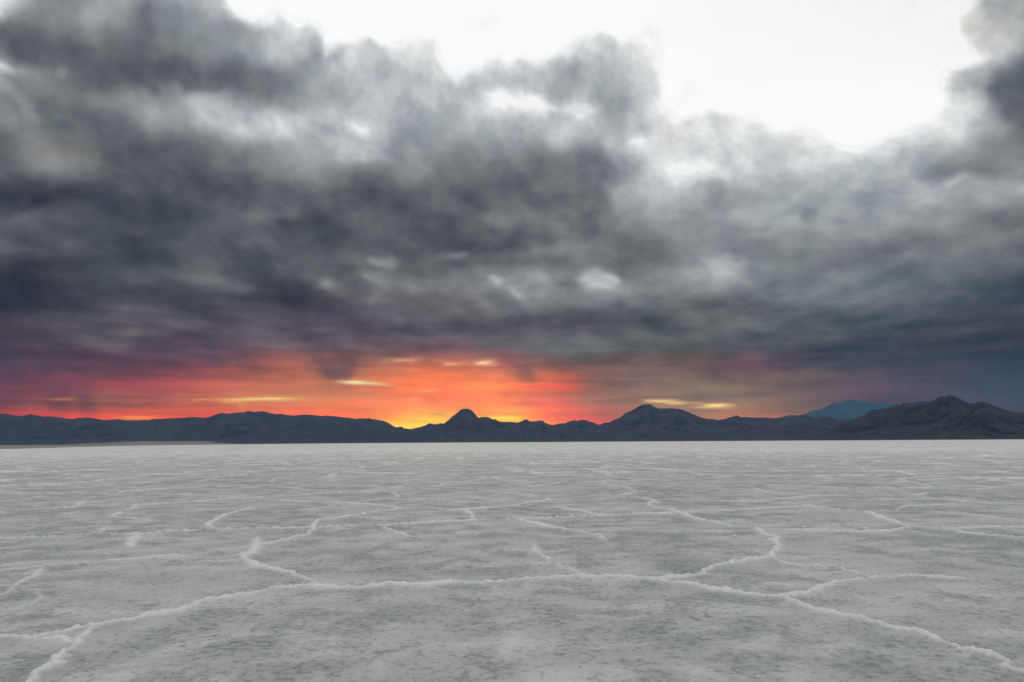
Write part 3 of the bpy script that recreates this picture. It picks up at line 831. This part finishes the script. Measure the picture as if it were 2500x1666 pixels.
base = T.mixc(T.m('MULTIPLY', pit, T.m('MULTIPLY_ADD', far_mix, -0.35, 0.75)), base, SALT_DARK)
base = T.mixc(T.m('MULTIPLY', apron, 0.30), base, SALT_PALE)
base = T.mixc(T.m('MULTIPLY', crest, 0.85), base, SALT_WHITE)
# mud shore
azg = T.m('ARCTAN2', ox_, oy_)
edge = T.m('ADD', T.m('MULTIPLY', T.smooth(azg, math.radians(-37.0), math.radians(-15.0)), 1700.0), 330.0)
edge = T.m('ADD', edge, T.m('MULTIPLY', T.m('SUBTRACT', n_vfar, 0.5), 260.0))
mud = T.m('MULTIPLY', T.smooth(T.m('DIVIDE', rad, edge), 0.97, 1.12), T.smooth(azg, math.radians(-13.0), math.radians(-19.0)))
base = T.mixc(mud, base, MUD)
grit = T.m('MULTIPLY_ADD', n_grit, 0.7, 0.65)
base = T.v('SCALE', base, scale=grit)
bs = T.n('ShaderNodeBsdfPrincipled')
T.l(base, bs.inputs['Base Color'])
bs.inputs['Roughness'].default_value = 0.85
bs.inputs['Specular IOR Level'].default_value = 0.12
bump = T.n('ShaderNodeBump')
bump.inputs['Strength'].default_value = 1.0
bump.inputs['Distance'].default_value = 0.02
T.l(T.m('ADD', T.m('MULTIPLY', n_fine, 1.0), T.m('MULTIPLY', n_grit, 0.3)), bump.inputs['Height'])
T.l(bump.outputs[0], bs.inputs['Normal'])
mo = T.n('ShaderNodeOutputMaterial')
T.l(bs.outputs[0], mo.inputs['Surface'])

# the sheet ends just inside the body of hazy air
bx_ = np.clip(gx * hc_ + gy * hs_, HAZE_BOX[0] + 60, HAZE_BOX[1] - 60)
by_ = np.clip(-gx * hs_ + gy * hc_, HAZE_BOX[2] + 60, HAZE_BOX[3] - 60)
far_ = np.broadcast_to((rs > 3000)[:, None], gx.shape)
vx_ = np.where(far_, bx_ * hc_ - by_ * hs_, gx)
vy_ = np.where(far_, bx_ * hs_ + by_ * hc_, gy)
verts = np.stack([vx_, vy_, gz], -1).reshape(-1, 3)
ground = mesh_from('salt_flat', verts, grid_quads(NR, NC, True), mat_salt,
                   {'ridge_distance': dist, 'ridge_strength': stren})
ground['kind'] = 'structure'
ground['label'] = 'grey white salt flat crossed by raised pale salt ridges'

# ------------------------------------------------------------------ loose lumps of salt lying on the crust
lump_mat, T = new_mat('salt_lump')
tc = T.n('ShaderNodeTexCoord')
bl = T.n('ShaderNodeBsdfPrincipled')
T.l(T.mixc(T.noise(tc.outputs['Object'], 40.0, 4.0, 0.6), (.66, .65, .61), (.90, .89, .85)), bl.inputs['Base Color'])
bl.inputs['Roughness'].default_value = 0.8
lo_ = T.n('ShaderNodeOutputMaterial')
T.l(bl.outputs[0], lo_.inputs['Surface'])


def salt_lump(px, py, size, seed, label):
    x, y = px_to_ground(px, py)
    i = int(np.searchsorted(rs, math.hypot(x, y)))
    j = int(np.searchsorted(azs[:ncf], math.atan2(x, y)))
    z = float(gz[i - 1:i + 2, j - 1:j + 2].max())
    nu, nv = 24, 14
    th = np.linspace(0, 2 * math.pi, nu, endpoint=False)[None, :]
    ph_ = np.linspace(0.02, math.pi - 0.02, nv)[:, None]
    ux, uy, uz = np.cos(th) * np.sin(ph_), np.sin(th) * np.sin(ph_), np.cos(ph_) + 0 * th
    r = 1 + 0.35 * vnoise(ux * 1.6 + seed, uy * 1.6 + uz * 1.3, seed) + 0.14 * vnoise(ux * 4 + seed, uy * 4 + uz * 3, seed + 1)
    v = np.stack([ux * r * size, uy * r * size * .8, uz * r * size * .62], -1).reshape(-1, 3)
    ob = mesh_from('salt_lump', v, grid_quads(nv, nu, True), lump_mat)
    ob.location = (x, y, z + size * .38)
    ob['label'] = label
    ob['category'] = 'salt lump'
    ob['group'] = 'loose salt lumps on the crust'


salt_lump(1965, 1290, .040, 3, 'small white salt lump sitting on the long level ridge, left of the bigger lump')
salt_lump(2115, 1295, .052, 8, 'bigger white salt lump sitting near the right end of the long level ridge')
salt_lump(1794, 1312, .034, 12, 'white salt lump lying alone on open grey crust left of the curving ridge')

# ------------------------------------------------------------------ mountains
Z = {1: (0, 940), 2: (600, 940), 3: (1200, 940), 4: (1860, 940)}


def zp(t, pts):
    ox, oy = Z[t]
    return [(ox + x * .272, oy + y * .272) for x, y in pts]


LEFT = [(-330, 1000), (-120, 1006)] + zp(1, [(0,255),(80,262),(150,276),(210,276),(240,270),(268,260),(300,268),(350,278),(400,284),(445,280),(500,288),(540,290),(600,304),(660,306),(710,296),(745,296),(785,291),(830,300),(900,310),(930,315),(1000,313),(1060,309),(1110,314),(1150,320),(1200,317),(1250,318),(1290,314),(1340,317),(1370,306),(1450,305),(1550,298),(1640,296),(1700,290),(1750,288),(1800,293),(1860,294),(1900,280),(1950,262),(1990,252),(2040,260),(2100,252),(2160,246),(2185,248),(2225,234),(2270,242),(2340,240)]) \
    + zp(2, [(70,244),(110,240),(155,236),(220,254),(280,263),(305,258),(350,268),(430,276),(500,268),(550,267),(640,274),(690,280),(715,275),(800,281),(880,292),(930,295),(980,306),(1040,299),(1080,304),(1100,297),(1130,307),(1180,312),(1240,324),(1290,346),(1330,374),(1370,384),(1430,402),(1520,430),(1640,470),(1750,500)])
CENTRE = zp(2, [(900,500),(1050,470),(1200,430),(1330,385),(1360,379),(1405,374),(1412,388),(1480,398),(1540,385),(1580,375),(1620,360),(1650,343),(1690,354),(1720,352),(1750,344),(1780,347),(1820,315),(1850,285),(1900,250),(1920,232),(1940,218),(1965,214),(1990,213),(2025,228),(2040,242),(2060,265),(2090,298),(2120,288),(2170,288),(2200,300)]) \
    + zp(3, [(15,312),(35,305),(45,316),(55,322),(90,333),(180,332),(230,340),(270,328),(290,315),(310,307),(330,318),(345,328),(375,327),(408,326),(412,320),(462,321),(470,335),(480,340),(510,352),(550,360),(620,345),(660,345),(700,328),(740,317),(770,323),(810,312),(860,322),(900,335),(920,340),(940,352),(980,357),(1005,340),(1055,338),(1100,312),(1150,295),(1200,256),(1250,235),(1300,206),(1350,180),(1385,172),(1425,173),(1460,195),(1500,212),(1560,212),(1620,210),(1650,215),(1690,216),(1730,230),(1780,250),(1830,272),(1880,292),(1940,306),(1990,306),(2030,314),(2090,308),(2130,292),(2170,284),(2200,273),(2240,292),(2280,288),(2353,294)]) \
    + zp(4, [(50,294),(100,301),(150,296),(200,296),(270,282),(340,272),(385,265),(430,285),(500,294),(560,285),(585,280),(640,300),(720,310),(850,304),(950,330),(1100,380),(1250,440),(1400,490)])
FAR = zp(4, [(-200,430),(-50,370),(60,320),(130,300),(200,280),(265,268),(310,274),(385,263),(430,240),(480,222),(500,225),(560,205),(640,162),(700,158),(745,145),(775,130),(800,130),(840,142),(890,155),(980,150),(1060,162),(1140,157),(1200,178),(1300,200),(1450,250),(1650,330),(1850,420)])
RIGHT = zp(4, [(470,478),(600,420),(700,370),(800,318),(870,290),(940,264),(990,218),(1060,220),(1120,210),(1180,184),(1220,178),(1250,180),(1275,162),(1320,168),(1400,155),(1440,148),(1500,152),(1560,130),(1590,108),(1610,100),(1645,108),(1665,92),(1680,88),(1715,92),(1760,120),(1830,150),(1880,168),(1910,163),(1940,152),(1985,150),(2040,165),(2100,195),(2180,220),(2250,242),(2310,252),(2353,245),(2500,200),(2700,215),(3000,290),(3300,400),(3500,480)])
FOOTL = zp(2, [(200,480),(450,432),(620,412),(860,398),(1000,388),(1090,382),(1180,391),(1300,397),(1420,402),(1560,418),(1700,440),(1900,490)])
FOOTR = zp(4, [(1350,488),(1500,440),(1600,390),(1700,355),(1800,290),(1850,250),(1910,200),(1985,158),(2020,168),(2080,215),(2150,270),(2250,320),(2353,355),(2500,400),(2700,440),(3000,490)])
FOOTM = zp(4, [(-300,470),(-150,430),(0,380),(100,360),(200,345),(300,335),(420,330),(520,305),(590,284),(640,302),(740,330),(850,350),(1000,400),(1200,480)])


def mountain(name, label, crest, D, depth, mat, seed, gully=1.0, ncol=420, nrow=64, fan=0.30, slant=0.0):
    az_, tn_ = [], []
    for x, y in crest:
        d = px_to_dir(x, y)
        az_.append(math.atan2(d[0], d[1]))
        tn_.append(d[2] / math.hypot(d[0], d[1]))
    a = np.linspace(az_[0], az_[-1], ncol)
    tn = np.maximum(np.interp(a, az_, tn_), -0.0005)
    Dc = D * (1 + slant * (a - a.mean()) + 0.05 * vnoise(a * 9, a * 0 + seed, seed))
    hc = np.maximum(Dc * tn, 0) + CAM_H
    # small crags along the crest
    cr = fbm(a * 260, a * 0 + 3, 3, seed + 2) * 0.010 * hc
    t = np.concatenate([np.linspace(0, 1, nrow), 1 + np.linspace(0, 1, 12)[1:] * 0.6])
    A_, T_ = np.meshgrid(a, t)
    Hc = np.broadcast_to(hc + cr, A_.shape)
    depth_a = depth * (0.75 + 0.25 * hc / hc.max())
    R = np.broadcast_to(Dc, A_.shape) - (1 - T_) * np.broadcast_to(depth_a, A_.shape)
    tt = np.clip(T_, 0, 1)
    prof_ = fan * 0.42 * tt + (1 - fan * 0.42) * np.clip((tt - fan) / (1 - fan), 0, 1) ** 1.35
    back = np.clip((T_ - 1) / 0.6, 0, 1)
    prof_ = np.where(T_ > 1, 1 - 0.95 * back, prof_)
    X = R * np.sin(A_)
    Yy = R * np.cos(A_)
    s = 1.0 / (depth * 0.30)
    wx, wy = X * s + .5 * vnoise(X * s * .7, Yy * s * .7, seed + 40), Yy * s * .55
    g = ridged(wx, wy, 6, seed + 11, .55) / 1.75
    env = np.clip((tt - fan * .6) / .25, 0, 1) * np.clip((1 - tt) / .30, 0, 1)
    h = Hc * prof_
    h = h * (1 - gully * 0.55 * env * (1 - g)) + Hc * 0.10 * gully * env * (g - .45)
    h = h + np.where(T_ > 1, 0, 1) * env * Hc * .03 * fbm(X * s * 6, Yy * s * 6, 4, seed + 70)
    # nothing in front may stand above the line of the crest
    lim = (np.broadcast_to(tn, A_.shape) * 0.985) * R + CAM_H
    h = np.where(T_ < 1, np.minimum(h, np.maximum(lim, 0)), h)
    h = np.where(T_ <= 0.0, -6.0, h) + np.where(T_ >= 1.59, -8, 0)
    v = np.stack([X, Yy, h], -1).reshape(-1, 3)
    ob = mesh_from(name, v, grid_quads(len(t), ncol), mat)
    ob['kind'] = 'structure'
    ob['label'] = label
    return ob


def rock(name, lo, hi, fanc, scale, shore=False):
    m, T = new_mat(name)
    tc = T.n('ShaderNodeTexCoord')
    O = tc.outputs['Object']
    x, y, z = T.sep(O)
    n = T.noise(O, scale, 7.0, 0.62)
    n2 = T.noise(O, scale * 5, 5.0, 0.6)
    c = T.mixc(T.smooth(T.m('ADD', T.m('MULTIPLY', n, .65), T.m('MULTIPLY', n2, .35)), .38, .62), lo, hi)
    geo = T.n('ShaderNodeNewGeometry')
    nz = T.sep(geo.outputs['Normal'])[2]
    c = T.mixc(T.m('MULTIPLY', T.smooth(nz, .90, .99), .8), c, fanc)
    if shore:                                   # pale dry mud washed over the foot of the slope
        a_ = T.m('ARCTAN2', x, y)
        w_ = T.m('MULTIPLY', T.smooth(a_, math.radians(-19.5), math.radians(-25.0)), T.smooth(a_, math.radians(-36.0), math.radians(-29.0)))
        top = T.m('MULTIPLY_ADD', T.m('SUBTRACT', n, 0.5), 120.0, 48.0)
        top = T.m('MULTIPLY_ADD', top, w_, T.m('MULTIPLY_ADD', w_, 26.0, -26.0))
        c = T.mixc(T.m('MULTIPLY', w_, T.smooth(T.m('SUBTRACT', z, top), 12.0, -12.0)), c, MUD)
    b = T.n('ShaderNodeBsdfPrincipled')
    T.l(c, b.inputs['Base Color'])
    b.inputs['Roughness'].default_value = 0.95
    b.inputs['Specular IOR Level'].default_value = 0.05
    o = T.n('ShaderNodeOutputMaterial')
    T.l(b.outputs[0], o.inputs['Surface'])
    return m


HAZED_ROCK = rock('hazed_mountain_rock', (.027, .030, .047), (.072, .063, .086), (.050, .058, .080), .0022)  # blue-grey partly stands in for distance haze, put into the rock colour
HAZED_ROCKS = rock('hazed_mountain_rock_with_mud_foot', (.030, .032, .048), (.066, .060, .082), (.050, .058, .080), .0022, True)  # haze blue in the rock colour here too, apart from the mud
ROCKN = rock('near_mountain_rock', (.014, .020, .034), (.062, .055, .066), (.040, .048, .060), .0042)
HAZED_ROCKF = rock('hazed_far_mountain_rock', (.035, .066, .098), (.045, .080, .11), (.045, .080, .11), .0012)  # bluer still: the far range's haze is partly painted into its colour
K = 1000.0
mountain('mountain_range', 'long level dark blue mountain range under the left of the glow', LEFT, 17 * K, 5 * K, HAZED_ROCKS, 3, gully=.75, ncol=520)
mountain('foothill', 'low dark foothill before the right end of the long level range', FOOTL, 12 * K, 2.5 * K, HAZED_ROCK, 8, gully=.6, ncol=240)
mountain('mountain_range', 'jagged mountain range with a domed peak in the glow and a broad peaked summit beside it', CENTRE, 15 * K, 4.5 * K, HAZED_ROCK, 14, ncol=620)
mountain('mountain_range', 'pale blue mountain farthest away behind the dark right range', FAR, 34 * K, 7 * K, HAZED_ROCKF, 23, gully=.5)
mountain('foothill', 'low rocky hill in front of the pale blue mountain', FOOTM, 11.5 * K, 2.5 * K, HAZED_ROCK, 31, gully=.8, ncol=240)
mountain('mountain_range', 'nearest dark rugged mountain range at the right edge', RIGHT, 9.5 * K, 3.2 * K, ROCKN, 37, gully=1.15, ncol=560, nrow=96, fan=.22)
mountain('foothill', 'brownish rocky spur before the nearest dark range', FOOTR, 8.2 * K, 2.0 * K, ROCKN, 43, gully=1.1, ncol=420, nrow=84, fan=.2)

# ------------------------------------------------------------------ air: faint evening haze over the whole flat
me = bpy.data.meshes.new('haze')
ang = math.radians(-24.0)                      # the long way of the box points at the farthest mountain
xa, xb, ya, yb, za, zb = HAZE_BOX
vs_ = [(x, y, z) for z in (za, zb) for y in (ya, yb) for x in (xa, xb)]
me.from_pydata(vs_, [], [(0, 2, 3, 1), (4, 5, 7, 6), (0, 1, 5, 4), (2, 6, 7, 3), (0, 4, 6, 2), (1, 3, 7, 5)])
haze = bpy.data.objects.new('haze', me)
COL.objects.link(haze)
haze.rotation_euler = (0, 0, ang)
haze['kind'] = 'stuff'
haze['label'] = 'faint blue evening haze over the flat'
mh = bpy.data.materials.new('haze')
mh.use_nodes = True
T = NT(mh.node_tree)
pv = T.n('ShaderNodeVolumePrincipled')
pv.inputs['Color'].default_value = (*HAZE_COL, 1)
pv.inputs['Density'].default_value = HAZE_D
pv.inputs['Anisotropy'].default_value = 0.2
ho = T.n('ShaderNodeOutputMaterial')
T.l(pv.outputs[0], ho.inputs['Volume'])
me.materials.append(mh)
